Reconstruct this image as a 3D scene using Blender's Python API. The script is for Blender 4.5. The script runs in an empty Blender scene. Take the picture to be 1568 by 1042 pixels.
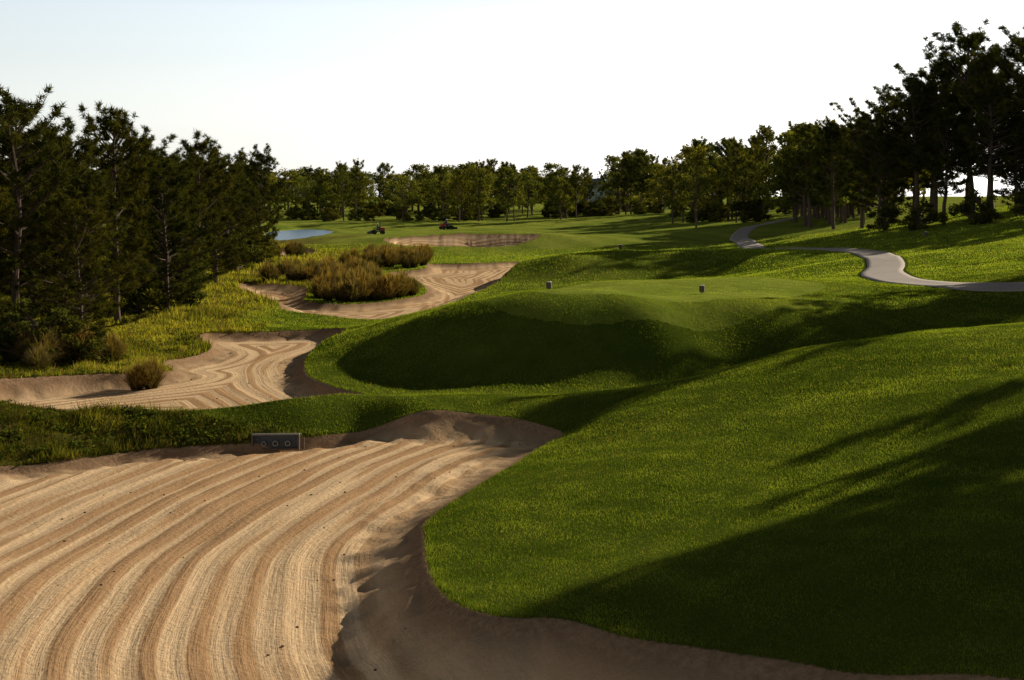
import bpy, math, random
import numpy as np
from mathutils import Vector
R=np.random.RandomState(7); random.seed(7)
sc=bpy.context.scene
COL=sc.collection
# ------------------------------------------------------------------ helpers
def add_obj(name,mesh,loc=(0,0,0),parent=None):
    o=bpy.data.objects.new(name,mesh); COL.objects.link(o); o.location=loc
    if parent: o.parent=parent
    return o
def np_mesh(name,V,groups,smooth=False,mats=(),matidx=None,col=None):
    me=bpy.data.meshes.new(name)
    V=np.asarray(V,dtype=np.float32)
    me.vertices.add(len(V)); me.vertices.foreach_set('co',V.ravel())
    loops=np.concatenate([g.ravel() for g in groups]).astype(np.int32)
    tot=np.concatenate([np.full(len(g),g.shape[1]) for g in groups])
    st=np.concatenate([[0],np.cumsum(tot)[:-1]]).astype(np.int32)
    me.loops.add(len(loops)); me.loops.foreach_set('vertex_index',loops)
    me.polygons.add(len(tot)); me.polygons.foreach_set('loop_start',st)
    for m in mats: me.materials.append(m)
    if matidx is not None: me.polygons.foreach_set('material_index',np.asarray(matidx,dtype=np.int32))
    me.polygons.foreach_set('use_smooth',np.full(len(tot),bool(smooth)))
    me.update(calc_edges=True)
    if col is not None:
        a=me.attributes.new('Col','FLOAT_COLOR','POINT')
        c=np.ones((len(V),4),dtype=np.float32); c[:,:3]=col
        a.data.foreach_set('color',c.ravel())
    return me
def vnoise(x,y,s,seed=0):
    x=np.asarray(x)/s; y=np.asarray(y)/s
    xi=np.floor(x).astype(np.int64); yi=np.floor(y).astype(np.int64)
    fx=x-xi; fy=y-yi; fx=fx*fx*(3-2*fx); fy=fy*fy*(3-2*fy)
    def h(a,b):
        n=(a*374761393+b*668265263+seed*974711)&0x7fffffff
        n=((n^(n>>13))*1274126177)&0x7fffffff
        return ((n^(n>>16))&0xffff)/65535.0*2-1
    return (h(xi,yi)*(1-fx)+h(xi+1,yi)*fx)*(1-fy)+(h(xi,yi+1)*(1-fx)+h(xi+1,yi+1)*fx)*fy
def sstep(a,b,v):
    t=np.clip((v-a)/(b-a),0,1); return t*t*(3-2*t)
def catmull(P,n=5,closed=True):
    P=np.array(P,float); N=len(P); out=[]
    rng=range(N) if closed else range(N-1)
    for i in rng:
        if closed: a,b,c,d=P[(i-1)%N],P[i],P[(i+1)%N],P[(i+2)%N]
        else: a,b,c,d=P[max(i-1,0)],P[i],P[i+1],P[min(i+2,N-1)]
        for k in range(n):
            t=k/n
            out.append(.5*((2*b)+(-a+c)*t+(2*a-5*b+4*c-d)*t*t+(-a+3*b-3*c+d)*t**3))
    if not closed: out.append(P[-1])
    return np.array(out)
def seg_dist(x,y,poly,closed=True):
    d=np.full(x.shape,1e9); n=len(poly)
    for i in range(n if closed else n-1):
        a=poly[i]; b=poly[(i+1)%n]; e=b-a; L=e@e+1e-12
        t=np.clip(((x-a[0])*e[0]+(y-a[1])*e[1])/L,0,1)
        d=np.minimum(d,(x-a[0]-t*e[0])**2+(y-a[1]-t*e[1])**2)
    return np.sqrt(d)
def inside(x,y,poly):
    r=np.zeros(x.shape,bool); n=len(poly); j=n-1
    for i in range(n):
        xi,yi=poly[i]; xj,yj=poly[j]
        if yi!=yj:
            r^=((yi>y)!=(yj>y))&(x<(xj-xi)*(y-yi)/(yj-yi)+xi)
        j=i
    return r
def sdf(x,y,poly,far=4.0):
    out=np.full(x.shape,-far)
    mn=poly.min(0)-far; mx=poly.max(0)+far
    m=(x>mn[0])&(x<mx[0])&(y>mn[1])&(y<mx[1])
    xs,ys=x[m],y[m]
    d=seg_dist(xs,ys,poly); s=np.where(inside(xs,ys,poly),d,-d)
    out[m]=np.clip(s,-far,12); return out
# ------------------------------------------------------------------ node helpers
def new_mat(name):
    m=bpy.data.materials.new(name); m.use_nodes=True
    nt=m.node_tree; nt.nodes.clear()
    out=nt.nodes.new('ShaderNodeOutputMaterial'); return m,nt,out
def N(nt,t,**kw):
    n=nt.nodes.new(t)
    for k,v in kw.items(): setattr(n,k,v)
    return n
def mixc(nt,f,a,b,bt='MIX'):
    n=nt.nodes.new('ShaderNodeMix'); n.data_type='RGBA'; n.blend_type=bt
    for s,v in ((n.inputs[0],f),(n.inputs[6],a),(n.inputs[7],b)):
        if isinstance(v,(float,int)): s.default_value=v
        elif isinstance(v,tuple): s.default_value=(*v,1)
        else: nt.links.new(v,s)
    return n.outputs[2]
def mth(nt,op,a,b=0.0,c=0.0,clamp=False):
    n=nt.nodes.new('ShaderNodeMath'); n.operation=op; n.use_clamp=clamp
    for s,v in zip(n.inputs,(a,b,c)):
        if isinstance(v,(float,int)): s.default_value=v
        else: nt.links.new(v,s)
    return n.outputs[0]
def noise(nt,scale,detail=4,rough=.55,vec=None):
    n=N(nt,'ShaderNodeTexNoise'); n.inputs['Scale'].default_value=scale
    n.inputs['Detail'].default_value=detail; n.inputs['Roughness'].default_value=rough
    if vec is not None: nt.links.new(vec,n.inputs['Vector'])
    return n.outputs['Fac']
def ramp(nt,v,lo,hi,a=0.0,b=1.0):
    n=nt.nodes.new('ShaderNodeMapRange'); n.inputs[1].default_value=lo; n.inputs[2].default_value=hi
    n.inputs[3].default_value=a; n.inputs[4].default_value=b
    nt.links.new(v,n.inputs[0]); return n.outputs[0]
def simple_mat(name,col,rough=.7,metal=0.0,var=.15,scale=8,bump=.0):
    m,nt,out=new_mat(name)
    tc=N(nt,'ShaderNodeTexCoord'); f=noise(nt,scale,5,.6,tc.outputs['Object'])
    c=mixc(nt,f,tuple(v*(1-var) for v in col),tuple(min(1,v*(1+var)) for v in col))
    p=N(nt,'ShaderNodeBsdfPrincipled'); nt.links.new(c,p.inputs['Base Color'])
    p.inputs['Roughness'].default_value=rough; p.inputs['Metallic'].default_value=metal
    if bump:
        b=N(nt,'ShaderNodeBump'); b.inputs['Strength'].default_value=bump; b.inputs['Distance'].default_value=.02
        nt.links.new(f,b.inputs['Height']); nt.links.new(b.outputs[0],p.inputs['Normal'])
    nt.links.new(p.outputs[0],out.inputs[0]); return m
def leaf_mat(name,trans=.4,gain=1.0,objvar=True,tg=1.0):
    m,nt,out=new_mat(name)
    a=N(nt,'ShaderNodeAttribute',attribute_name='Col'); c=a.outputs['Color']
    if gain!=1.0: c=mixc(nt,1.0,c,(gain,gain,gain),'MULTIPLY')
    if objvar:
        oi=N(nt,'ShaderNodeObjectInfo')
        c=mixc(nt,oi.outputs['Random'],c,mixc(nt,1.0,c,(1.45,1.15,.8),'MULTIPLY'))
    d=N(nt,'ShaderNodeBsdfDiffuse')
    t=N(nt,'ShaderNodeBsdfTranslucent'); mx=N(nt,'ShaderNodeMixShader'); mx.inputs[0].default_value=trans
    ct=mixc(nt,1.0,c,(1.7*tg,1.65*tg,.6*tg),'MULTIPLY')
    nt.links.new(c,d.inputs['Color']); nt.links.new(ct,t.inputs['Color'])
    nt.links.new(d.outputs[0],mx.inputs[1]); nt.links.new(t.outputs[0],mx.inputs[2])
    nt.links.new(mx.outputs[0],out.inputs[0]); return m
# ------------------------------------------------------------------ terrain data (world metres)
CP=np.array([
(-12.3,31.3,.02),(-9.7,33.2,.0),(-7.7,33.8,.0),(-5.8,34.7,.0),(-4.0,35.6,.15),(-20,29,.1),
(-13.4,34.1,.72),(-10,34.5,.52),(-7.9,34.9,.42),(-5.9,35.4,.48),(-4.8,36.3,.62),(-3.8,37.1,.75),(-20,32,.9),(-30,33,1.2),
(-2.5,35.2,.6),(-1.5,35.5,.6),(-.07,35.3,.5),(1.3,34,.25),(-1.6,37.3,.75),(1.25,36,.7),
(.93,33.2,.2),(-.06,30.1,.25),(-.87,27.2,.35),(-1.55,24.4,.45),(-1.52,22.9,.5),(-1.25,20.2,.65),(-.85,18.2,.85),(-.2,17,1.),(.63,16.6,1.1),(1.4,15.8,1.15),(2.4,15.2,1.2),(3.7,14.3,1.25),(6,12,1.6),
(.18,22.8,.8),(2.3,21.2,1.2),(2.9,26.75,1.15),(3.5,32,1.05),(2.4,33.3,.75),(3.76,34.8,1.1),(5.8,36.8,1.5),(8,38.3,1.9),(11.7,38.1,2.5),(14.5,36.9,2.9),
(6,40.6,.8),(9,42.6,1.0),(13,45,1.4),(18,47,2.2),(3,38.6,.7),
(5.2,25,1.5),(7.7,30,2.),(9.5,26.7,2.5),(8.4,21.5,2.2),(5.7,18.4,1.9),(3.4,16.5,1.55),(5.2,14.5,1.8),(8,12,2.2),(12,18,2.8),(16,26,3.1),(25,30,4),(35,35,4.5),(12,6,2.5),(30,15,4),(26,46,3.4),
(21,53.8,2.95),(30,60,4.0),
(1,44,2.6),(4.5,44.2,2.55),(9,46.6,2.5),(11.4,49.0,2.5),(14.5,56,2.7),(11,60,2.75),(3.3,57.4,2.7),(-.3,51.3,2.6),(5,50,2.62),(8,52,2.65),
(-2.5,52.9,2.0),(-5,54.2,1.4),(-7,54.8,.75),(-7.7,50,.5),(-7,44.4,.5),(-5.9,41.4,.5),(-3.9,37.9,.6),
(-4,43.6,.75),(-1.8,44.6,2.0),(-1.7,41.6,.68),(1.25,41.2,.65),(4.3,41.6,.65),(-3.6,47.5,1.9),(-5.6,46.5,.75),(7.6,43.4,.9),
(-4.6,64,.5),(0,62,1.6),(2,68,1.2),(8,68,1.5),(14,68,2.),(-2.5,77,.5),
(3.9,90.5,2.3),(1.6,89,1.5),(-.2,87.5,.9),(8,96,2.5),(13.6,98.8,2.4),(4.8,85.5,.9),(9,87,1.0),(14,89,1.1),(19,91,2.4),(20.6,80,2.5),(14.9,75,1.8),
(5,115,.8),(15,118,1.),(-2,120,.5),
(39,100,4.),(26,66,3.2),(33.8,106,3.2),(41.6,125,4.),(55,140,5.8),(60,110,6),(50,80,5.5),(45,60,5),
(20,52.9,2.8),(19,57,2.6),(17.8,59.7,2.5),(18.9,66.7,2.5),(22.4,77.7,2.5),(24.4,91,2.5),(23.2,97.6,2.45),(22,116,1.7),(24,136,1.4),(25,155,1.3),
(-15.7,40,.7),(-16.8,49,.6),(-17.2,58,.7),(-13.9,60,.5),(-9.9,60,.45),(-20.8,70,.9),(-12.2,63.8,.6),(-6.9,61.6,.4),(-18,74.7,.9),(-24.3,112,.9),(-30,50,1.5),(-30,80,1.5),(-45,110,1.8),
(-12,90,.5),(-10,78,.45),(-8,102,.5),(-12,118,.7),
(-9.2,130,.45),(-4,124,.5),(-3,136,.45),(.8,139,.5),(4.2,150,1.9),(3,164,1.6),(-6.3,151.5,2.1),(-14,145,1.7),
(-25,165,.6),(-34,200,.45),(-15,185,1.),(10,180,.9),(30,180,2),(0,230,1.1),(-30,260,1.2),(0,300,1.5),(0,400,2),(60,300,4),(100,250,7),(45,210,3.6),(60,180,5.5),(80,160,7),(-80,250,1.5),(-80,400,2),(0,700,3),(400,700,6),(-400,700,3),(0,1800,4),(1800,1800,6),(-1800,1800,4),(-60,20,2),(60,0,5),(0,-40,2),(-80,-80,2),(100,-100,5),(0,5,.6),(1800,-1800,4),(-1800,-1800,4)],float)
def rbf_fit():
    P=CP[:,:2]; n=len(P)
    r=np.sqrt(((P[:,None]-P[None])**2).sum(-1)+1.0)
    A=np.zeros((n+1,n+1)); A[:n,:n]=-r; A[:n,n]=1; A[n,:n]=1
    b=np.zeros(n+1); b[:n]=CP[:,2]
    return np.linalg.solve(A,b)
W=rbf_fit()
def base_h(x,y):
    sh=x.shape; x=x.ravel(); y=y.ravel(); out=np.empty(len(x))
    for s in range(0,len(x),60000):
        xs=x[s:s+60000,None]; ys=y[s:s+60000,None]
        r=np.sqrt((xs-CP[None,:,0])**2+(ys-CP[None,:,1])**2+1.0)
        out[s:s+60000]=-(r@W[:-1])+W[-1]
    return out.reshape(sh)
B1=catmull([(-30,27),(-20,29),(-12.3,31.3),(-9.7,33.2),(-7.7,33.8),(-5.8,34.7),(-4.0,35.5),(-2.6,35.3),(-1.5,35.5),(-.07,35.3),(1.0,34.7),(1.35,34.0),(.93,32.9),(-.06,30.1),(-.87,27.2),(-1.55,24.4),(-1.52,22.9),(-1.25,20.2),(-.85,18.2),(-.2,17),(.63,16.6),(1.4,15.8),(2.4,15.2),(3.7,14.3),(6,11.5),(5,3),(-30,3)])
B2=catmull([(-14.7,43),(-12.9,44.1),(-11.9,45.7),(-12.9,47.8),(-12.1,52.2),(-13.6,56.9),(-11.2,58.4),(-8.2,58.6),(-7.1,55.8),(-7.7,50),(-7,44.4),(-5.9,41.4),(-4.1,38.7),(-4.8,37.4),(-5.9,36.3),(-7.9,35.7),(-10,35.3),(-13,35.4),(-16,37),(-17,40)])
B3=catmull([(-17.6,87),(-13.2,84.2),(-11.8,74.4),(-9.2,72.7),(-5.8,78),(-5.7,85.3),(-8.9,97),(-9.5,103),(-7.1,106.7),(-7.2,114),(-2.6,115),(2.5,119),(1.8,108),(.75,94.4),(-1.8,82.8),(-3.1,74),(-4.7,66),(-6,64.6),(-7.2,64.3),(-11.7,68),(-12.8,71.5),(-14.4,75),(-17.3,82)])
B4=catmull([(-12,139.5),(-8,140),(-3,141),(.6,143),(3.3,148.5),(1.5,151),(-6.3,150.5),(-14,145)])
B5=catmull([(-27,128),(-22,122),(-19,128),(-22,136)])
POND=catmull([(-31.4,172),(-42,215),(-40,240),(-31,232),(-28,200)])
BK=[(B1,0.0,1.7),(B2,.08,.9),(B3,.12,1.6),(B4,.3,3.6),(B5,.4,1.5)]
def axis(lo,hi,step,far_lo,far_hi,g):
    mid=list(np.arange(lo,hi,step)); a=[];s=step;v=mid[-1]
    while v<far_hi: s*=g; v+=s; a.append(v)
    b=[];s=step;v=lo
    while v>far_lo: s*=g if far_lo<-2000 else 1.15; v-=s; b.append(v)
    return np.array(b[::-1]+mid+a)
GX=axis(-17,13,.11,-2500,2500,1.032)
GY=axis(13,44,.1,-1500,2500,1.0135)
X,Y=np.meshgrid(GX,GY)
Z=base_h(X,Y)
Z+= .03*vnoise(X,Y,2.2,1)+.05*vnoise(X,Y,6,2)+ .35*vnoise(X,Y,28,3)*sstep(110,170,Y)
SAND=np.full(X.shape,-4.0); PH=np.zeros(X.shape)
lip=catmull([(6,10),(3.5,12.5),(.9,15.6),(-.3,17.5),(-1.0,20.2),(-1.5,22.9),(-1.45,24.6),(-.87,27.2),(-.06,30.1),(1.,33.2),(2.5,38)],4,False)
for k,(poly,fl,w) in enumerate(BK):
    s=sdf(X,Y,poly)
    m=s>-.0
    if k==0:
        mm=s>-1
        ph=np.zeros(X.shape); ph[mm]=seg_dist(X[mm],Y[mm],lip,False)
        ph=ph+.6*vnoise(X,Y,9,11)+.1*vnoise(X,Y,3.1,12)
    else: ph=s+.6*vnoise(X,Y,5,13)
    PH=np.where(s>SAND,ph,PH)
    fz=fl+.06*vnoise(X,Y,3.5,4)+.012*vnoise(X,Y,.8,5)
    g=sstep(.5,1.6,s)
    if k<2:
        st=np.sin(2*np.pi*ph/.56)*(.7+.4*vnoise(ph,(X-Y)*.04,.6,23))+.4*vnoise(ph,(X+Y)*.03,.27,22)
        fz=fz+g*.022*st
    ww=w*(1+.25*vnoise(X,Y,2.5,31))
    zz=fz+(Z-fz)*(1-sstep(0.02,1,s/ww))-.1*sstep(0,.3,s)*(1-sstep(.3,1,s/ww))
    zz=zz+(.06*vnoise(X,Y,.55,41)+.035*vnoise(X,Y,.25,42))*(1-sstep(.7,1.4,s/ww))*sstep(.1,.4,s)
    Z=np.where(m,zz,Z); SAND=np.maximum(SAND,s)
ps=sdf(X,Y,POND,6); Z=np.where(ps>0,Z-(Z+.5)*sstep(0,3,ps),Z)
Z=np.where((ps<=0)&(ps>-6),Z-(Z-.45)*sstep(-6,0,ps)*.8,Z)
TEE=sdf(X,Y,catmull([(.6,44.9),(5,45.0),(9,47.5),(11.7,50.0),(14.4,56),(11,60),(3.5,57.6),(-.4,51.5)]),4)
def rough_mask(x,y):
    bank=sstep(-2.4,-3.6,x)*sstep(35.3,34.4,y+.25*np.minimum(0,x+7))*sstep(28,31,y)
    left=sstep(-10.5,-12,x)*sstep(37,40,y)*sstep(64,60,y)
    left2=sstep(-11,-14,x)*sstep(58,62,y)*sstep(150,120,y)
    far_left=sstep(-18,-24,x)*sstep(30,40,y)*sstep(220,160,y)
    return np.clip(np.maximum.reduce([bank,left,left2,far_left]),0,1)
RGH=rough_mask(X,Y)
Z=Z+RGH*(SAND<0)*(.06*vnoise(X,Y,1.1,51)+.04*vnoise(X,Y,.37,52))
ny,nx=X.shape
idx=np.arange(nx*ny).reshape(ny,nx)
Q=np.stack([idx[:-1,:-1],idx[:-1,1:],idx[1:,1:],idx[1:,:-1]],-1).reshape(-1,4)
def interp(A,x,y):
    i=np.clip(np.searchsorted(GX,x)-1,0,nx-2); j=np.clip(np.searchsorted(GY,y)-1,0,ny-2)
    fx=(x-GX[i])/(GX[i+1]-GX[i]); fy=(y-GY[j])/(GY[j+1]-GY[j])
    return (A[j,i]*(1-fx)+A[j,i+1]*fx)*(1-fy)+(A[j+1,i]*(1-fx)+A[j+1,i+1]*fx)*fy
def hz(x,y): return float(interp(Z,np.array([float(x)]),np.array([float(y)]))[0])
# ---- terrain material
def terrain_material():
    m,nt,out=new_mat('terrain_turf_and_sand')
    L=nt.links.new
    tc=N(nt,'ShaderNodeTexCoord').outputs['Object']
    sand=N(nt,'ShaderNodeAttribute',attribute_name='sand').outputs['Fac']
    ph=N(nt,'ShaderNodeAttribute',attribute_name='phase').outputs['Fac']
    rg=N(nt,'ShaderNodeAttribute',attribute_name='rough').outputs['Fac']
    tee=N(nt,'ShaderNodeAttribute',attribute_name='tee').outputs['Fac']
    sep=N(nt,'ShaderNodeSeparateXYZ'); L(tc,sep.inputs[0])
    n1=noise(nt,.6,5,.6,tc); n2=noise(nt,9,6,.65,tc); n3=noise(nt,70,3,.6,tc)
    sc_=mixc(nt,ramp(nt,n1,.3,.7),(.94,.66,.39),(.98,.72,.45))
    sc_=mixc(nt,ramp(nt,n2,.25,.8),mixc(nt,1.0,sc_,(.9,.87,.84),'MULTIPLY'),sc_)
    sc_=mixc(nt,mth(nt,'MULTIPLY',ramp(nt,n3,.3,.75),.2),sc_,mixc(nt,1.0,sc_,(.72,.68,.66),'MULTIPLY'))
    gm=ramp(nt,sand,.4,1.4)
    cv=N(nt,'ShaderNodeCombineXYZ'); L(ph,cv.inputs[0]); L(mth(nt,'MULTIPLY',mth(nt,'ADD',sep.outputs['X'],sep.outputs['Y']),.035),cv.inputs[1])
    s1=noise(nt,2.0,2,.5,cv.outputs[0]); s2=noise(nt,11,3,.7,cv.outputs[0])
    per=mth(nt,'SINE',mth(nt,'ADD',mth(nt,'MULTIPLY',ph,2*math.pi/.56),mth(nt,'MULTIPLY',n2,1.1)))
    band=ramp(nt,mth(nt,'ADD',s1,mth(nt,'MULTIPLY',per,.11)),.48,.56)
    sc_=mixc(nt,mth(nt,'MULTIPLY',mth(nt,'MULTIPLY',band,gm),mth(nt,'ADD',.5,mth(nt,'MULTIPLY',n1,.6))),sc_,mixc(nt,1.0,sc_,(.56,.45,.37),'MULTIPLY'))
    sc_=mixc(nt,mth(nt,'MULTIPLY',mth(nt,'MULTIPLY',ramp(nt,s2,.48,.6),gm),.25),sc_,mixc(nt,1.0,sc_,(.72,.64,.58),'MULTIPLY'))
    bank_shade=mth(nt,'SUBTRACT',1.0,ramp(nt,mth(nt,'ADD',sand,mth(nt,'MULTIPLY',n2,-.5)),0,.9))  # shade of the banks below the lip, painted into the sand colour
    sc_=mixc(nt,mth(nt,'MULTIPLY',bank_shade,.85),sc_,mixc(nt,ramp(nt,n2,.35,.65),(.15,.085,.05),(.32,.19,.11)))
    g1=noise(nt,.09,4,.6,tc); g2=noise(nt,1.3,5,.65,tc); g3=noise(nt,22,4,.7,tc)
    gc=mixc(nt,ramp(nt,g1,.3,.7),(.10,.145,.016),(.20,.225,.034))
    gc=mixc(nt,ramp(nt,g2,.3,.75),mixc(nt,1.0,gc,(.62,.7,.55),'MULTIPLY'),gc)
    gc=mixc(nt,ramp(nt,g3,.25,.8),mixc(nt,1.0,gc,(.5,.55,.5),'MULTIPLY'),gc)
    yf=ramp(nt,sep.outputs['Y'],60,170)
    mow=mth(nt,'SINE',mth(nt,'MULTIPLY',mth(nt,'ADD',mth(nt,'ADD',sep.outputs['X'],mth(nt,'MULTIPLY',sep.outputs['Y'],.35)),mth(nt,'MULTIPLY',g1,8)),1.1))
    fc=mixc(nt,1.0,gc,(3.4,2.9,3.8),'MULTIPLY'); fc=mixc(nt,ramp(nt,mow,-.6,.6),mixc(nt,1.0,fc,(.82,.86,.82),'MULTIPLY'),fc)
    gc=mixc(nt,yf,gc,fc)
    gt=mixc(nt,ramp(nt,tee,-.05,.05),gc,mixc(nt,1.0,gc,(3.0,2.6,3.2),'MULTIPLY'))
    r1=noise(nt,.9,6,.7,tc)
    rc=mixc(nt,ramp(nt,r1,.35,.65),(.09,.065,.03),(.24,.23,.04))
    gt=mixc(nt,rg,gt,rc)
    f=ramp(nt,mth(nt,'ADD',sand,mth(nt,'MULTIPLY',mth(nt,'SUBTRACT',g3,.5),.1)),-.012,.012)
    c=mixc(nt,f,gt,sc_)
    p=N(nt,'ShaderNodeBsdfDiffuse'); L(c,p.inputs['Color']); p.inputs['Roughness'].default_value=.1
    hs=mth(nt,'ADD',mth(nt,'MULTIPLY',mth(nt,'MULTIPLY',s2,gm),.025),mth(nt,'ADD',mth(nt,'MULTIPLY',n2,.03),mth(nt,'MULTIPLY',n3,.005)))
    hg=mth(nt,'ADD',mth(nt,'MULTIPLY',g3,.05),mth(nt,'MULTIPLY',g2,.12))
    hg=mth(nt,'MULTIPLY',hg,ramp(nt,tee,-.05,.05,1.0,.3))
    mx=N(nt,'ShaderNodeMix'); mx.data_type='FLOAT'; L(f,mx.inputs[0]); L(hg,mx.inputs[2]); L(hs,mx.inputs[3])
    b=N(nt,'ShaderNodeBump'); b.inputs['Strength'].default_value=1; b.inputs['Distance'].default_value=1.0
    L(mx.outputs[0],b.inputs['Height']); L(b.outputs[0],p.inputs['Normal'])
    L(p.outputs[0],out.inputs[0]); return m
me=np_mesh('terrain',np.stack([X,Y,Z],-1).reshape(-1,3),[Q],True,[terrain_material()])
for nm,A in (('sand',SAND),('phase',PH),('rough',RGH),('tee',TEE)):
    at=me.attributes.new(nm,'FLOAT','POINT'); at.data.foreach_set('value',A.ravel().astype(np.float32))
add_obj('golf_course_terrain',me)
# ------------------------------------------------------------------ grass blades
PATHC=catmull([(34,46),(26,49.5),(20,53),(18.6,57),(17.9,60.5),(18.9,66.7),(22.2,77.7),(24.4,90),(23.4,99),(21.8,108),(22,118),(23.5,128),(25,140),(27,155),(33,175),(42,190)],8,False)
def scatter(x0,x1,y0,y1,dens):
    n=int((x1-x0)*(y1-y0)*dens); x=R.uniform(x0,x1,n); y=R.uniform(y0,y1,n)
    m=(np.abs(x)<.43*y+2.5); x,y=x[m],y[m]
    s=interp(SAND,x,y)+.04*vnoise(x,y,.13,77)
    m=s<.02; x,y,s=x[m],y[m],s[m]
    m=np.ones(len(x),bool)
    near_p=(x>14)&(y>44)
    if near_p.any(): m[near_p]=seg_dist(x[near_p],y[near_p],PATHC,False)>1.25
    return x[m],y[m],s[m]
VS=[];CS=[]
def blades(x,y,s,h,w):
    n=len(x); z=interp(Z,x,y)-.01; rg=rough_mask(x,y); tee=interp(TEE,x,y)
    a=R.uniform(0,2*np.pi,n); d=R.uniform(0,2*np.pi,n); ln=R.uniform(.1,.8,n)
    hh=h*R.uniform(.5,1.25,n)*(1+.7*np.exp(-((s+.05)/.1)**2))*(1+.35*vnoise(x,y,.5,61))
    hh=np.where(tee>0,hh*.3,hh)
    hh=hh*(1+rg*R.uniform(.3,2.6,n)*(1+1.2*vnoise(x,y,.6,62)))
    ww=w*R.uniform(.7,1.3,n)*(1+rg*.8)
    sx=np.cos(a)*ww/2; sy=np.sin(a)*ww/2
    V=np.empty((n,3,3)); V[:,0]=np.stack([x-sx,y-sy,z],-1); V[:,1]=np.stack([x+sx,y+sy,z],-1)
    V[:,2]=np.stack([x+np.cos(d)*ln*hh,y+np.sin(d)*ln*hh,z+hh],-1)
    t=np.clip(.5+.5*vnoise(x,y,1.7,63)+.3*vnoise(x,y,.35,64)+.2*np.sin((x*.8+y*.6)*2*np.pi/1.3)+R.normal(0,.2,n),0,1)[:,None]
    c=np.array([.068,.108,.012])*(1-t)+np.array([.205,.255,.036])*t
    dry=(R.rand(n)<.06+.04*vnoise(x,y,3,65))[:,None]
    c=np.where(dry,np.array([.32,.27,.09]),c)
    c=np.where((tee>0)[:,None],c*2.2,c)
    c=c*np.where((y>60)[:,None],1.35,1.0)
    tr=np.clip(.5+.7*vnoise(x,y,1.5,66)+R.normal(0,.25,n),0,1)[:,None]
    cr=np.array([.07,.09,.014])*(1-tr)+np.array([.34,.32,.05])*tr
    cr=np.where((R.rand(n)<.2)[:,None],np.array([.19,.12,.055]),cr)
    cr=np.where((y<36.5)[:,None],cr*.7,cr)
    c=c*(1-rg[:,None])+cr*rg[:,None]
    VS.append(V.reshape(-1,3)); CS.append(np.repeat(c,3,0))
for (y0,y1,d,h,w) in ((13,20,2600,.035,.007),(20,28,1500,.04,.009),(28,38,900,.045,.012),(38,50,420,.05,.018),(50,66,220,.06,.028),(66,95,80,.07,.04),(95,140,26,.09,.07)):
    x,y,s=scatter(-.43*y1-2,.43*y1+2,y0,y1,d)
    blades(x,y,s,h,w)
V=np.concatenate(VS); C=np.concatenate(CS)
gm_=leaf_mat('grass_blades',.45,objvar=False,tg=1.2)
add_obj('grass',np_mesh('grass',V,[np.arange(len(V)).reshape(-1,3)],False,[gm_],col=C))
# leafy weeds creeping over the rough banks (one mesh)
n=5200; wx=R.uniform(-17,-3.0,n); wy=R.uniform(31,36,n)
wx=np.concatenate([wx,R.uniform(-20,-11,3500)]); wy=np.concatenate([wy,R.uniform(40,62,3500)])
k_=(rough_mask(wx,wy)>.5)&(interp(SAND,wx,wy)<-.02)&(vnoise(wx,wy,.55,71)+.5*vnoise(wx,wy,.2,72)>.12); wx,wy=wx[k_],wy[k_]
L_=7; wx=np.repeat(wx,L_)+R.normal(0,.05,len(wx)*L_); wy=np.repeat(wy,L_)+R.normal(0,.05,len(wy)*L_)
wz=interp(Z,wx,wy)+np.abs(R.normal(.04,.05,len(wx)))
a=R.normal(0,1,(len(wx),3)); a[:,2]*=.5; a/=np.linalg.norm(a,axis=1)[:,None]; b=np.cross(a,R.normal(0,1,a.shape)); b/=np.linalg.norm(b,axis=1)[:,None]
sz=R.uniform(.03,.07,(len(wx),1)); P=np.column_stack([wx,wy,wz])
WV=np.stack([P-a*sz,P+b*sz*.5,P+a*sz,P-b*sz*.5],1).reshape(-1,3)
tw=R.rand(len(wx),1); WC=np.array([.03,.045,.012])*(1-tw)+np.array([.11,.13,.025])*tw
add_obj('ground_cover_weeds',np_mesh('weeds',WV,[np.arange(len(WV)).reshape(-1,4)],False,[gm_],col=np.repeat(WC,4,0)))
# ------------------------------------------------------------------ cart path
def ribbon(name,C,w,lift,mat,nacross=8):
    T=np.gradient(C,axis=0); T/=np.linalg.norm(T,axis=1)[:,None]; Nn=np.stack([-T[:,1],T[:,0]],-1)
    V=[]
    for u in np.linspace(-1,1,nacross):
        P=C+Nn*u*w/2; z=interp(Z,P[:,0],P[:,1])+lift; V.append(np.column_stack([P,z]))
    lo=V[0].copy(); lo[:,2]-=.25; hi=V[-1].copy(); hi[:,2]-=.25
    V=np.array([lo]+V+[hi]); k,n=V.shape[:2]; I=np.arange(k*n).reshape(k,n)
    q=np.stack([I[:-1,:-1],I[:-1,1:],I[1:,1:],I[1:,:-1]],-1).reshape(-1,4)
    return add_obj(name,np_mesh(name,V.reshape(-1,3),[q],True,[mat]))
PC=catmull(PATHC[::2],6,False)
ribbon('cart_path',PC,2.1,.045,simple_mat('path_concrete',(.42,.35,.30),.85,var=.35,scale=1.2,bump=.2))
mw,nt,out=new_mat('pond_water')
p=N(nt,'ShaderNodeBsdfPrincipled'); p.inputs['Base Color'].default_value=(.12,.22,.34,1); p.inputs['Roughness'].default_value=.3
b=N(nt,'ShaderNodeBump'); b.inputs['Strength'].default_value=.5; nt.links.new(noise(nt,1.5,3),b.inputs['Height']); nt.links.new(b.outputs[0],p.inputs['Normal'])
nt.links.new(p.outputs[0],out.inputs[0])
wp=catmull([(-31,168),(-45,213),(-43,244),(-29,238),(-25.5,200)],5)
add_obj('pond_water',np_mesh('pond_water',np.column_stack([wp,np.full(len(wp),.3)]),[np.arange(len(wp)).reshape(1,-1)],False,[mw]))
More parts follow.
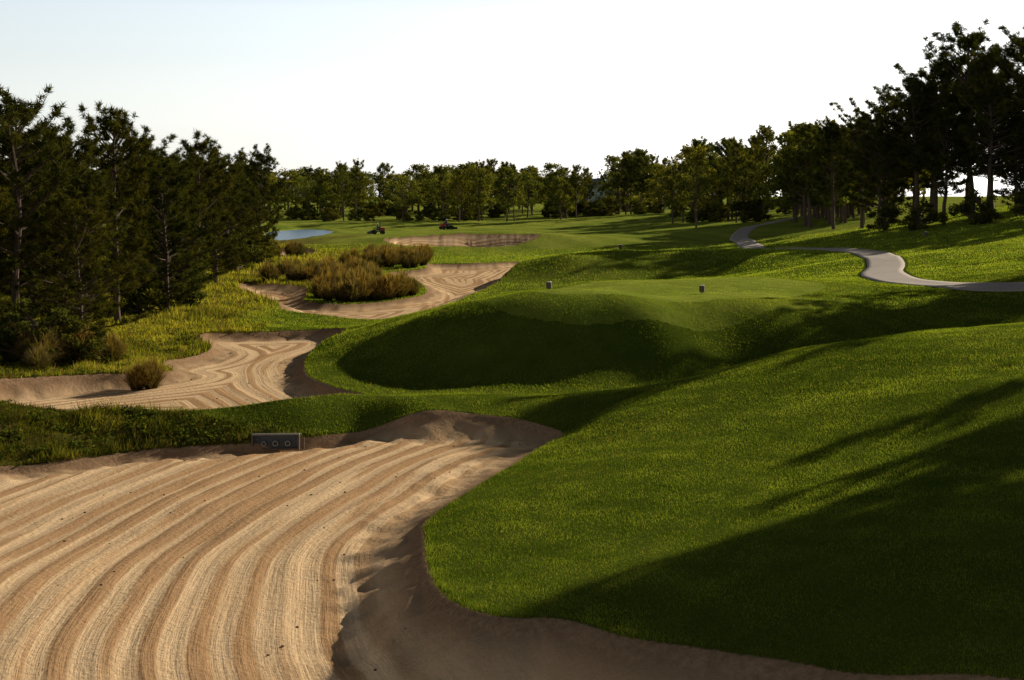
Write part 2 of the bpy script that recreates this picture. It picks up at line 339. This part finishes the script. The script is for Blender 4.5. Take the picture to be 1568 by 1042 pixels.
# ------------------------------------------------------------------ trees
bark=simple_mat('pine_bark',(.10,.065,.045),.95,var=.45,scale=6,bump=.6)
needle=leaf_mat('pine_needles',.25)
leaf=leaf_mat('broad_leaves',.3)
leaf_far=leaf_mat('broad_leaves_far',.35,1.6); needle_far=leaf_mat('pine_needles_far',.3,1.5)  # far foliage lightened in its colour to stand in for haze
def tube(P,rad,sides=6):
    P=np.array(P,float); n=len(P); rad=np.array(rad,float)
    T=np.gradient(P,axis=0); T/=np.linalg.norm(T,axis=1)[:,None]+1e-9
    ref=np.where(np.abs(T[:,2:3])>.9,np.array([[1.,0,0]]),np.array([[0,0,1.]]))
    A=np.cross(T,ref); A/=np.linalg.norm(A,axis=1)[:,None]+1e-9; B=np.cross(T,A)
    an=np.arange(sides)*2*np.pi/sides
    V=P[:,None]+rad[:,None,None]*(np.cos(an)[None,:,None]*A[:,None]+np.sin(an)[None,:,None]*B[:,None])
    I=np.arange(n*sides).reshape(n,sides); J=np.roll(I,-1,1)
    q=np.stack([I[:-1],J[:-1],J[1:],I[1:]],-1).reshape(-1,4)
    return V.reshape(-1,3),q
class Acc:
    def __init__(s): s.V=[];s.Q=[];s.T=[];s.C=[];s.n=0
    def tube(s,P,r,sides=6):
        v,q=tube(P,r,sides); s.V.append(v); s.Q.append(q+s.n); s.n+=len(v); s.C.append(np.full((len(v),3),.05))
    def tris(s,V,C):
        s.V.append(V); s.T.append(np.arange(len(V)).reshape(-1,3)+s.n); s.n+=len(V); s.C.append(C)
    def mesh(s,name,mats):
        Q=np.concatenate(s.Q); T=np.concatenate(s.T)
        mi=np.concatenate([np.zeros(len(Q)),np.ones(len(T))])
        return np_mesh(name,np.concatenate(s.V),[Q,T],False,mats,mi,np.concatenate(s.C))
def tufts(acc,P,D,n,ln,w,dark,light):
    k=len(P); Pn=np.repeat(P,n,0); Dn=np.repeat(D,n,0)
    d=R.normal(0,1,(k*n,3)); d/=np.linalg.norm(d,axis=1)[:,None]; d=d+.55*Dn; d[:,2]+=.25
    d/=np.linalg.norm(d,axis=1)[:,None]
    s=np.cross(d,R.normal(0,1,(k*n,3))); s/=np.linalg.norm(s,axis=1)[:,None]+1e-9
    l=ln*R.uniform(.6,1.2,(k*n,1)); b=Pn+R.normal(0,ln*.15,(k*n,3))
    V=np.stack([b-s*w/2,b+s*w/2,b+d*l],1).reshape(-1,3)
    t=np.repeat(np.clip(R.normal(.42,.28,(k,1)),0,1),n,0); t=np.clip(t+R.normal(0,.12,t.shape),0,1)
    C=np.array(dark)*(1-t)+np.array(light)*t
    acc.tris(V,np.repeat(C,3,0))
def pine(name,H,spread,start=.25,limbs=70,seed=0,needles=20,ln=.3,w=.035,mats=None):
    global R; R=np.random.RandomState(seed); acc=Acc()
    n=10; t=np.linspace(0,1,n); bx=np.cumsum(R.normal(0,.06,n)); by=np.cumsum(R.normal(0,.06,n))
    TP=np.column_stack([bx,by,t*H]); TP[:,:2]-=TP[0,:2]
    acc.tube(TP-np.array([0,0,.2]),.016*H*(1-t*.9)+.02,8)
    PP=[];DD=[]; az=R.uniform(0,6.28)
    lob=R.uniform(0,6.28)
    for i in range(limbs):
        f=start+(1-start)*((i+.5)/limbs)**.9; az+=2.4+R.normal(0,.4)
        u=(f-start)/(1-start)
        prof=(.55+.6*u/.35 if u<.35 else 1.0*(1-(u-.35)/.68)**.62+.12)
        L=spread*min(prof,1.1)*R.choice([.4,.75,1.0,1.25],p=[.25,.3,.3,.15])*(1+.25*math.sin(az*1+lob))
        el=math.radians(R.uniform(-8,18)+u*38)
        p0=np.array([np.interp(f,t,TP[:,0]),np.interp(f,t,TP[:,1]),f*H])
        d=np.array([math.cos(az)*math.cos(el),math.sin(az)*math.cos(el),math.sin(el)])
        q=np.linspace(0,1,5)[:,None]; P=p0+d*L*q+np.array([0,0,1])*L*.22*q**2+R.normal(0,.05,(5,3))*q
        r0=.03+.012*L
        acc.tube(P,r0*(1-.8*q[:,0]),4)
        k=int(5+6*L)
        c=R.uniform(.45,1.05,k)[:,None]; ct=p0+d*L*c+np.array([0,0,1])*L*.22*c**2
        side=np.cross(d,[0,0,1]); lat=R.normal(0,.18*L,(k,1))*(1.2-c)+R.normal(0,.12,(k,1))
        ct=ct+side*lat+np.column_stack([np.zeros(k),np.zeros(k),np.abs(R.normal(0,.14,k))])
        PP.append(ct); dd=d+side*np.sign(lat)*.5; DD.append(dd/np.linalg.norm(dd,axis=1)[:,None])
    PP.append(TP[-1]+R.normal(0,.15,(6,3))); DD.append(np.tile([0,0,1.],(6,1)))
    tufts(acc,np.concatenate(PP),np.concatenate(DD),needles,ln,w,(.022,.031,.009),(.095,.105,.027))
    return acc.mesh(name,mats or [bark,needle])
def broad(name,H,rad,seed,n_cl=42,leaves=130,size=.28,dark=(.03,.042,.012),light=(.105,.115,.03),start=.25,mats=None):
    global R; R=np.random.RandomState(seed); acc=Acc()
    t=np.linspace(0,1,7); TP=np.column_stack([np.cumsum(R.normal(0,.1,7)),np.cumsum(R.normal(0,.1,7)),t*H*.8]); TP[:,:2]-=TP[0,:2]
    acc.tube(TP-np.array([0,0,.2]),.022*H*(1-t*.85),7)
    Vv=[];Cc=[]
    for i in range(n_cl):
        f=R.uniform(start,1.0); az=R.uniform(0,6.28); u=(f-start)/(1-start)
        rr=rad*math.sqrt(max(.05,1-((u-.4)/.66)**2))*R.uniform(.3,1.0)
        c=np.array([math.cos(az)*rr,math.sin(az)*rr,f*H*.95])
        b0=np.array([np.interp(f*.6,t,TP[:,0]),np.interp(f*.6,t,TP[:,1]),f*H*.6])
        acc.tube([b0,(b0+c)/2+R.normal(0,.1,3),c],[.05,.03,.01],4)
        cr=R.uniform(.45,.95)*rad*.34
        d=R.normal(0,1,(leaves,3)); d/=np.linalg.norm(d,axis=1)[:,None]
        P=c+d*cr*R.uniform(.3,1.1,(leaves,1))*np.array([1,1,.7])
        a=R.normal(0,1,(leaves,3)); a/=np.linalg.norm(a,axis=1)[:,None]; b=np.cross(a,R.normal(0,1,(leaves,3))); b/=np.linalg.norm(b,axis=1)[:,None]
        s=size*R.uniform(.5,1.2,(leaves,1))
        Vv.append(np.stack([P-a*s*.5-b*s*.3,P+a*s*.5-b*s*.2,P+b*s*.6],1).reshape(-1,3))
        tt=np.clip(R.normal(.45,.2)+.25*d[:,2:3]+R.normal(0,.12,(leaves,1)),0,1)
        Cc.append(np.repeat(np.array(dark)*(1-tt)+np.array(light)*tt,3,0))
    acc.tris(np.concatenate(Vv),np.concatenate(Cc))
    return acc.mesh(name,mats or [bark,leaf])
PM=[pine('pine_mesh_a',10,2.6,.25,60,11,22,.3,.045),pine('pine_mesh_b',10,2.9,.32,56,12,22,.3,.045),pine('pine_mesh_c',10,2.3,.2,66,13,22,.3,.045),pine('pine_mesh_d',10,3.1,.36,54,14,22,.3,.045)]
PL=[pine('pine_low_a',10,3.1,.06,90,15,20,.3,.045),pine('pine_low_b',10,2.8,.05,94,16,20,.3,.045)]
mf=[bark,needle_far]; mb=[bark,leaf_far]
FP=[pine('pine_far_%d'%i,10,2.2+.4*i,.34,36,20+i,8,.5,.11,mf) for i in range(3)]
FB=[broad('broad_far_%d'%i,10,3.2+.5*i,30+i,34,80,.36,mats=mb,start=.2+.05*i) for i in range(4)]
BU=[broad('shrub_mesh_%d'%i,1.8,1.2,50+i,26,110,.13,start=.08) for i in range(2)]
def put(name,mesh,x,y,top=None,scale=None,parent=None,sx=1.0,href=10.):
    z=hz(x,y); o=add_obj(name,mesh,(x,y,z-.1),parent)
    s=scale if scale else (top-z)/href
    o.scale=(s*sx,s*sx,s); o.rotation_euler=(0,0,random.uniform(0,6.28)); return o
for i,(x,y,top,sx,low) in enumerate([(-19,50,9.9,1.1,0),(-18.8,55,8.9,1.1,0),(-17.8,59,9.9,1.05,0),(-21,75,9.6,1.2,1),(-19.4,80,9.6,1.,0),(-18.6,71,7.4,1.2,1),
   (-22.9,105,9.2,1.2,1),(-22.6,116,10.0,1.1,1),(-16.2,49,6.0,1.3,1),(-20.5,46,8.3,1.3,1),(-19.3,85,7.9,1.3,1),(-24,64,9.4,1.25,1),(-22,60,8.7,1.3,1),
   (-25.5,72,8.9,1.3,1),(-16.9,64,7.8,1.2,1),(-23.6,57,8.2,1.3,1),(-17.6,53,6.8,1.3,1),(-25,92,8.8,1.3,1),(-28,100,8.6,1.3,1),(-28,120,9.,1.2,1),(-28,134,8.8,1.1,1),(-21.8,90,8.6,1.2,1),(-30,84,9.2,1.4,1),(-17.9,67,6.8,1.3,1),(-22.5,50,9.2,1.3,1)]):
    put('pine_tree',PL[i%2] if low else PM[i%4],x,y,top=top,sx=sx)
for i,(x,y,top) in enumerate([(44,125,21.5),(48.5,122,20.5),(41.5,128,19),(39,126,17),(37.5,132,15.5),(51,128,22),(46,132,19),(43,118,16),(52,118,19),(37,138,14),(48,112,14.5),(55,124,20),(40,121,13.5),(36,128,12.5),(50,136,21),(44,136,18),(58,118,20),(53,108,16),(41,133,16),(46,119,13),(36,146,14),(39.5,147,15),(49,127,14),(54,132,17),(45,140,17)]):
    put('pine_tree',(PM+PL)[i%6],x,y,top=top,sx=1.15)
# stands east of the holes (they throw the evening shade across the mounds)
for i,(x,y,top) in enumerate([(28.2,35.2,19),(33,38,21),(32,33.4,20),(27.6,30.5,18),(35,31,21),(31.2,27.5,19),(26.5,25,17),(36,35,21),(30,23,18),(38,28,21),(30,33,16),(24,20,17),(26,28,15),(29,29,16),(22,22.5,15),(33,26,19),(23,26,13),(27.4,37.6,17.5),
      (30.5,61.5,16),(33.5,63,17),(37,65,18),(40,64,18),(60,95,20),(66,100,21),(62,88,20),(70,92,21),(64,84,20)]):
    put('pine_tree',PL[i%2],x,y,top=top,sx=1.0)
# distant tree line
def empty(name,loc=(0,0,0)):
    e=bpy.data.objects.new(name,None); COL.objects.link(e); e.location=loc; return e
dl=empty('distant_tree_line')
rr=random.Random(3)
def topy(u):
    xs=[-.4,-.2,-.165,-.11,-.06,-.02,.02,.06,.11,.16,.185,.215,.24,.28,.4]
    ys=[.03,.024,.024,.023,.021,.025,.022,.024,.031,.036,.045,.046,.05,.055,.07]
    return float(np.interp(u,xs,ys))
hx,hy=24.6,380
def blocked(x,y):
    if -50<x<-22 and 150<y<262: return True
    u=x/y
    return y<hy+8 and .0585<u<.0735
for k in range(160):
    u=rr.uniform(-.30,.27); y=rr.uniform(250,360) if u<.12 else rr.uniform(185,300)
    if u<-.15: y=rr.uniform(170,330)
    x=u*y
    if blocked(x,y): continue
    top=6.5+topy(u)*y*rr.uniform(.62,1.15)
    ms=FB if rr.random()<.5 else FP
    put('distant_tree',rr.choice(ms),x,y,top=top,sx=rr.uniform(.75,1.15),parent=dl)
for k in range(100):
    u=rr.uniform(-.35,.32); y=rr.uniform(345,430); x=u*y
    if blocked(x,y): continue
    put('distant_tree',rr.choice(FB+FP),x,y,top=6.5+topy(u)*y*rr.uniform(.6,.98),sx=rr.uniform(1.2,1.6),parent=dl)
for k in range(40):
    u=rr.uniform(.215,.30); y=rr.uniform(155,200); x=u*y
    put('distant_tree',rr.choice(FB+FP),x,y,top=6.5+rr.uniform(.03,.052)*y,sx=rr.uniform(1.,1.3),parent=dl)
for k in range(110):
    u=rr.uniform(-.19,.26); y=rr.uniform(255,340) if u<.12 else rr.uniform(190,260); x=u*y
    if -50<x<-22 and y<262: continue
    put('distant_shrub',rr.choice(BU),x,y,scale=rr.uniform(.8,2.2),parent=dl)
for (x,y,s) in [(-15.4,46.6,1.0),(-17,46,1.3),(-19,47,1.2),(-18,63,1.3),(-17.4,68,1.2),(-19.5,77,1.5),(-21,100,1.6),(-21.2,108,1.5),(-25,125,1.6),(-21.5,46,1.3),(-22,112,1.4),(37,118,1.6),(41,115,1.7),(44,111,1.6),(35.5,124,1.5),(49,108,1.7)]:
    put('shrub',random.choice(BU),x,y,scale=s)
# ------------------------------------------------------------------ ornamental grass
ogm=leaf_mat('ornamental_grass_blades',.4)
def tuftgrass(name,seed,n=900,h=1.0,w=.016):
    r=np.random.RandomState(seed)
    az=r.uniform(0,6.28,n); rad=r.uniform(0,.16,n); out_=r.uniform(.02,.8,n)**1.1*h; H=h*r.uniform(.6,1.25,n)*(1-.45*(out_/h))
    b=np.column_stack([np.cos(az)*rad,np.sin(az)*rad,np.zeros(n)]); dz=np.column_stack([np.cos(az),np.sin(az),np.zeros(n)])
    s=np.column_stack([-np.sin(az),np.cos(az),np.zeros(n)])*w*.5; up=np.array([0,0,1.])
    j=r.normal(0,.04,(n,3))
    m1=b+dz*(out_*.3)[:,None]+up*(H*.6)[:,None]+j; m2=b+dz*(out_*.68)[:,None]+up*(H*.95)[:,None]+j; tp=b+dz*out_[:,None]+up*(H*r.uniform(.8,1.2,n))[:,None]+j*2
    V=np.stack([b-s,b+s,m1-s,m1+s,m2-s*.8,m2+s*.8,tp],1).reshape(-1,3); o=(np.arange(n)*7)[:,None]
    q=np.concatenate([o+np.array([[0,1,3,2]]),o+np.array([[2,3,5,4]])]); t=o+np.array([[4,5,6]])
    k=np.clip(r.normal(.5,.3,n),0,1)[:,None]
    base=np.array([.05,.055,.02])*(1-k)+np.array([.10,.095,.035])*k; tip=np.array([.29,.22,.11])
    C=np.stack([base*.6,base*.6,base*.9,base*.9,base*.6+tip*.4,base*.6+tip*.4,np.tile(tip,(n,1))],1).reshape(-1,3)
    return np_mesh(name,V,[q,t],False,[ogm],col=C)
OG=[tuftgrass('cordgrass_a',1,1300),tuftgrass('cordgrass_b',2,1300)]
OGf=[tuftgrass('cordgrass_c',3,480,1.,.03),tuftgrass('cordgrass_d',4,480,1.,.03)]
for (x,y,s) in [(-12.0,43.4,.95),(-12.4,43.2,.85),(-15.3,46.6,1.2),(-14.6,47.6,1.0),(-16.2,45.4,1.2),(-17,45.8,1.2),(-17.8,46.5,1.3),(-15.9,43.9,.8)]:
    put('ornamental_grass',random.choice(OG),x,y,scale=s)
ob=empty('ornamental_grass_bed')
def bed(x0,x1,y0,y1,n,s0,s1):
    for k in range(n):
        x=rr.uniform(x0,x1); y=rr.uniform(y0,y1)
        if float(interp(SAND,np.array([x]),np.array([y]))[0])>-.25: continue
        if vnoise(np.array([x]),np.array([y]),4.,91)[0]<-.5: continue
        put('grass_clump',rr.choice(OGf),x,y,scale=rr.uniform(s0,s1),parent=ob)
bed(-11.5,-5.8,74,85,60,1.0,1.5); bed(-17,-9.8,88,100,60,.8,1.4); bed(-14,-7.5,107,122,55,.9,1.5); bed(-24,-19.5,118,134,20,1.,1.4)
# ------------------------------------------------------------------ small built objects
import bmesh
def bm_box(bm,c,s,bev=0.0,rot=None):
    r=bmesh.ops.create_cube(bm,size=1.0); vs=r['verts']
    for v in vs: v.co=Vector((v.co.x*s[0],v.co.y*s[1],v.co.z*s[2]))
    if rot:
        from mathutils import Euler
        m=Euler(rot).to_matrix()
        for v in vs: v.co=m@v.co
    for v in vs: v.co+=Vector(c)
    if bev:
        es=list({e for v in vs for e in v.link_edges}); bmesh.ops.bevel(bm,geom=es,offset=bev,segments=2,affect='EDGES',profile=.5)
def bm_cyl(bm,c,r,h,axis='Z',seg=20,r2=None):
    res=bmesh.ops.create_cone(bm,cap_ends=True,segments=seg,radius1=r,radius2=r if r2 is None else r2,depth=h)
    for v in res['verts']:
        x,y,z=v.co
        if axis=='X': v.co=Vector((z,x,y))
        elif axis=='Y': v.co=Vector((x,z,y))
        v.co+=Vector(c)
def part(name,fn,mat,parent,smooth=False):
    bm=bmesh.new(); fn(bm); me=bpy.data.meshes.new(name); bm.to_mesh(me); bm.free(); me.materials.append(mat)
    if smooth:
        for p_ in me.polygons: p_.use_smooth=True
    return add_obj(name,me,(0,0,0),parent)
wood=simple_mat('weathered_wood',(.12,.085,.06),.85,var=.35,scale=20,bump=.3)
grey=simple_mat('grey_concrete',(.26,.24,.22),.8,var=.25,scale=14,bump=.2)
black=simple_mat('black_rubber',(.015,.015,.016),.7)
dark=simple_mat('dark_metal',(.03,.032,.035),.45,.3)
red=simple_mat('mower_red_paint',(.35,.03,.02),.4)
cloth=simple_mat('blue_cloth',(.06,.07,.11),.9)
skin=simple_mat('skin',(.45,.26,.18),.6)
white=simple_mat('white_paint',(.75,.74,.7),.5,var=.05)
e=empty('drain_headwall',(-6.2,34.25,hz(-6.2,34.25)+.12)); e.rotation_euler=(math.radians(-8),0,math.radians(4))
part('face_board',lambda b:bm_box(b,(0,.06,.1),(1.16,.06,.34),.01),dark,e)
part('top_board',lambda b:bm_box(b,(0,.02,.295),(1.24,.2,.045),.01),grey,e)
part('bottom_board',lambda b:bm_box(b,(0,0,-.09),(1.24,.16,.05),.01),wood,e)
def posts(b):
    for x in (-.6,.6): bm_box(b,(x,-.01,.1),(.05,.17,.33),.008)
    bm_box(b,(.72,-.1,.06),(.07,.07,.32),.008)
part('posts',posts,wood,e)
def pipes(b):
    for x,r in ((-.3,.06),(0.0,.075),(.32,.07)):
        bm_cyl(b,(x,-.03,.06),r,.14,'Y',20)
part('pipes',pipes,grey,e)
def pipeh(b):
    for x,r in ((-.3,.04),(0.0,.052),(.32,.048)): bm_cyl(b,(x,-.1,.06),r,.006,'Y',20)
part('pipe_openings',pipeh,black,e)
for (x,y) in ((1.42,50.0),(7.35,50.5),(8.1,97.5),(33.6,106)):
    s=1.0 if y<60 else 1.3
    e=empty('tee_marker',(x,y,hz(x,y)+.02)); e.scale=(s,s,s); e.rotation_euler=(0,0,random.uniform(-.4,.4))
    part('block',lambda b:bm_box(b,(0,0,.17),(.2,.16,.24),.02),wood,e)
    part('stake',lambda b:bm_cyl(b,(0,0,.03),.02,.12,'Z',10),dark,e)
    part('cap',lambda b:bm_box(b,(0,0,.306),(.15,.12,.03),.008),white,e)
def person(parent,loc=(0,0,0)):
    J={'pel':(0,0,.0),'ch':(0,.02,.3),'sh':(0,.0,.46),'nk':(0,.02,.55),'hd':(0,.04,.64),'ht':(0,.05,.74),
       'ls':(-.19,0,.45),'le':(-.25,.12,.22),'lh':(-.14,.38,.24),'rs':(.19,0,.45),'re':(.25,.12,.22),'rh':(.14,.38,.24),
       'lp':(-.1,.02,-.02),'lk':(-.14,.42,.02),'la':(-.14,.5,-.38),'lf':(-.14,.66,-.42),'rp':(.1,.02,-.02),'rk':(.14,.42,.02),'ra':(.14,.5,-.38),'rf':(.14,.66,-.42)}
    E=[('pel','ch'),('ch','sh'),('sh','nk'),('nk','hd'),('hd','ht'),('sh','ls'),('ls','le'),('le','lh'),('sh','rs'),('rs','re'),('re','rh'),('pel','lp'),('lp','lk'),('lk','la'),('la','lf'),('pel','rp'),('rp','rk'),('rk','ra'),('ra','rf')]
    rad={'pel':.14,'ch':.15,'sh':.1,'nk':.055,'hd':.09,'ht':.08,'le':.042,'re':.042,'lh':.035,'rh':.035,'ls':.06,'rs':.06,'lp':.09,'rp':.09,'lk':.065,'rk':.065,'la':.045,'ra':.045,'lf':.04,'rf':.04}
    ks=list(J); me=bpy.data.meshes.new('driver'); me.from_pydata([J[k] for k in ks],[(ks.index(a),ks.index(b)) for a,b in E],[])
    o=add_obj('driver',me,loc,parent); o.modifiers.new('Skin','SKIN')
    for i,k in enumerate(ks): me.skin_vertices[0].data[i].radius=(rad[k],rad[k])
    me.skin_vertices[0].data[0].use_root=True
    o.modifiers.new('Sub','SUBSURF').levels=1; me.materials.append(cloth)
    part('head',lambda b:bmesh.ops.create_uvsphere(b,u_segments=14,v_segments=10,radius=.115),skin,parent,True).location=Vector(loc)+Vector((0,.06,.68))
    part('cap',lambda b:(bm_cyl(b,(0,0,.07),.12,.08,'Z',16,.08),bm_box(b,(0,.12,.04),(.14,.12,.015))),white,parent).location=Vector(loc)+Vector((0,.05,.69))
def mower(x,y,rz,s=1.0):
    e=empty('riding_mower',(x,y,hz(x,y)+.02)); e.rotation_euler=(0,0,rz); e.scale=(s,s,s)
    part('hood',lambda b:bm_box(b,(0,-.75,.72),(.8,.75,.5),.09),red,e)
    part('chassis',lambda b:(bm_box(b,(0,0,.45),(.9,2.0,.18),.04),bm_box(b,(0,.75,.5),(.7,.5,.08),.02)),dark,e)
    part('seat',lambda b:(bm_box(b,(0,-.1,.66),(.5,.46,.14),.05),bm_box(b,(0,-.34,.92),(.5,.12,.45),.05)),black,e)
    part('steering_column',lambda b:(bm_box(b,(0,.52,.75),(.09,.08,.5),.02,(-.35,0,0)),bm_cyl(b,(0,.42,1.0),.17,.03,'Z',18)),black,e)
    def wh(b):
        for sx in (-.55,.55): bm_cyl(b,(sx,.5,.32),.32,.24,'X',24); bm_cyl(b,(sx*.9,-.8,.27),.27,.2,'X',24)
    part('wheels',wh,black,e)
    def reels(b):
        for xx,yy in ((-.7,1.25),(0,1.35),(.7,1.25)):
            bm_cyl(b,(xx,yy,.18),.14,.62,'X',14); bm_box(b,(xx,yy,.36),(.66,.36,.05),.01); bm_box(b,(xx*.6,yy-.35,.4),(.06,.6,.06))
    part('cutting_reels',reels,dark,e)
    def rops(b):
        for sx in (-.36,.36): bm_box(b,(sx,-.42,1.25),(.05,.05,1.2))
        bm_box(b,(0,-.42,1.87),(.78,.06,.05))
    part('roll_bar',rops,dark,e)
    person(e,(0,-.1,.82))
mower(-19.2,186,1.9,.95); mower(-11.3,226,-1.0,1.1)
gx,gy=-19.5,330
e=empty('golf_cart',(gx,gy,hz(gx,gy)+.02)); e.rotation_euler=(0,0,1.2)
part('body',lambda b:(bm_box(b,(0,.7,.55),(1.1,.7,.4),.1),bm_box(b,(0,-.6,.5),(1.1,1.0,.45),.1),bm_box(b,(0,.1,.3),(1.1,1.2,.1),.03)),red,e)
part('seat',lambda b:(bm_box(b,(0,-.35,.78),(1.0,.5,.14),.04),bm_box(b,(0,-.62,1.05),(1.0,.1,.45),.04)),black,e)
part('roof',lambda b:bm_box(b,(0,-.1,1.85),(1.15,1.7,.07),.03),white,e)
part('roof_posts',lambda b:[bm_box(b,(a,c_,1.3),(.04,.04,1.1)) for a in (-.5,.5) for c_ in (.6,-.8)],dark,e)
part('wheels',lambda b:[bm_cyl(b,(a,c_,.23),.23,.2,'X',20) for a in (-.5,.5) for c_ in (.8,-.75)],black,e)
siding=simple_mat('grey_blue_siding',(.5,.58,.62),.7,var=.08); roofm=simple_mat('roof_shingles',(.16,.18,.2),.85,var=.2,scale=5); glass=simple_mat('window_glass',(.03,.04,.05),.15)
e=empty('house',(hx,hy,hz(hx,hy)-.1)); e.rotation_euler=(0,0,.25)
part('walls',lambda b:(bm_box(b,(0,0,3.1),(8,9,6.2)),bm_box(b,(6,1.5,1.6),(4,6,3.2))),siding,e)
def roof(b):
    for (cx,cy,w,l,z,h) in ((0,0,9,10,6.2,2.9),(6.2,1.5,4.8,7,3.2,1.5)):
        P=[(cx-w/2,cy-l/2,z),(cx+w/2,cy-l/2,z),(cx+w/2,cy+l/2,z),(cx-w/2,cy+l/2,z),(cx,cy-l/2,z+h),(cx,cy+l/2,z+h)]
        v=[b.verts.new(q) for q in P]
        for f in ((0,1,4),(1,2,5,4),(2,3,5),(3,0,4,5),(3,2,1,0)): b.faces.new([v[i] for i in f])
    bm_box(b,(2,1,9),(.7,.7,1.8))
part('roof',roof,roofm,e)
def wins(b,g=0.0):
    for z in (1.6,4.6):
        for x in (-2.6,0,2.6): bm_box(b,(x,-4.53-g,z),(1.1-(.2 if g else 0),.08,1.5-(.2 if g else 0)))
    bm_box(b,(6,-1.54-g,1.6),(1.2-(.2 if g else 0),.08,1.3-(.2 if g else 0)))
part('window_frames',lambda b:wins(b),white,e); part('window_panes',lambda b:wins(b,.05),glass,e)
part('door',lambda b:bm_box(b,(4.8,-1.55,1.05),(1.,.06,2.1)),wood,e)
bm=bmesh.new(); rr2=random.Random(5)
for k in range(220):
    x=rr2.uniform(-14,1); y=rr2.uniform(17,56)
    if float(interp(SAND,np.array([x]),np.array([y]))[0])<.15: continue
    r=rr2.uniform(.008,.03); q=bmesh.ops.create_icosphere(bm,subdivisions=1,radius=r)
    z=hz(x,y)
    for v in q['verts']: v.co=Vector((v.co.x*rr2.uniform(.8,1.5)+x,v.co.y*rr2.uniform(.8,1.4)+y,v.co.z*.7+z+r*.3))
me=bpy.data.meshes.new('clods'); bm.to_mesh(me); bm.free(); me.materials.append(simple_mat('debris',(.14,.09,.055),.9)); add_obj('sand_debris',me)
# ------------------------------------------------------------------ light, sky, camera
EL,AZ=math.radians(22),math.radians(49)
S=Vector((math.sin(AZ)*math.cos(EL),math.cos(AZ)*math.cos(EL),math.sin(EL)))
l=bpy.data.lights.new('sun','SUN'); l.energy=5; l.angle=math.radians(.5); l.color=(1,.9,.72)
so=bpy.data.objects.new('sun',l); COL.objects.link(so); so.rotation_euler=S.to_track_quat('Z','Y').to_euler(); so.location=(60,60,60)
w=bpy.data.worlds.new('World'); sc.world=w; w.use_nodes=True; nt=w.node_tree
bg=nt.nodes['Background']; sk=nt.nodes.new('ShaderNodeTexSky'); sk.sky_type='NISHITA'; sk.sun_disc=False
sk.sun_elevation=EL; sk.sun_rotation=AZ; sk.dust_density=1.0; sk.air_density=1.0; sk.ozone_density=1.0
# pale evening haze: desaturated and brighter low down, deeper overhead
tc=nt.nodes.new('ShaderNodeTexCoord'); sp=nt.nodes.new('ShaderNodeSeparateXYZ'); nt.links.new(tc.outputs['Generated'],sp.inputs[0])
hs=nt.nodes.new('ShaderNodeHueSaturation'); nt.links.new(sk.outputs[0],hs.inputs['Color']); nt.links.new(ramp(nt,sp.outputs['Z'],0,.15,.15,.5),hs.inputs['Saturation'])
fac=ramp(nt,sp.outputs['Z'],.14,.3,1.2,.14)
vm=nt.nodes.new('ShaderNodeVectorMath'); vm.operation='SCALE'; nt.links.new(hs.outputs[0],vm.inputs[0]); nt.links.new(fac,vm.inputs['Scale'])
nt.links.new(vm.outputs[0],bg.inputs['Color']); bg.inputs['Strength'].default_value=.15
cam=bpy.data.cameras.new('camera'); cam.sensor_width=36; cam.lens=45.9; cam.shift_y=-.141; cam.clip_end=6000
co=bpy.data.objects.new('camera',cam); COL.objects.link(co); co.location=(0,0,6.5); co.rotation_euler=(math.radians(90),0,0)
sc.camera=co
sc.view_settings.view_transform='Standard'; sc.view_settings.look='None'; sc.view_settings.exposure=0
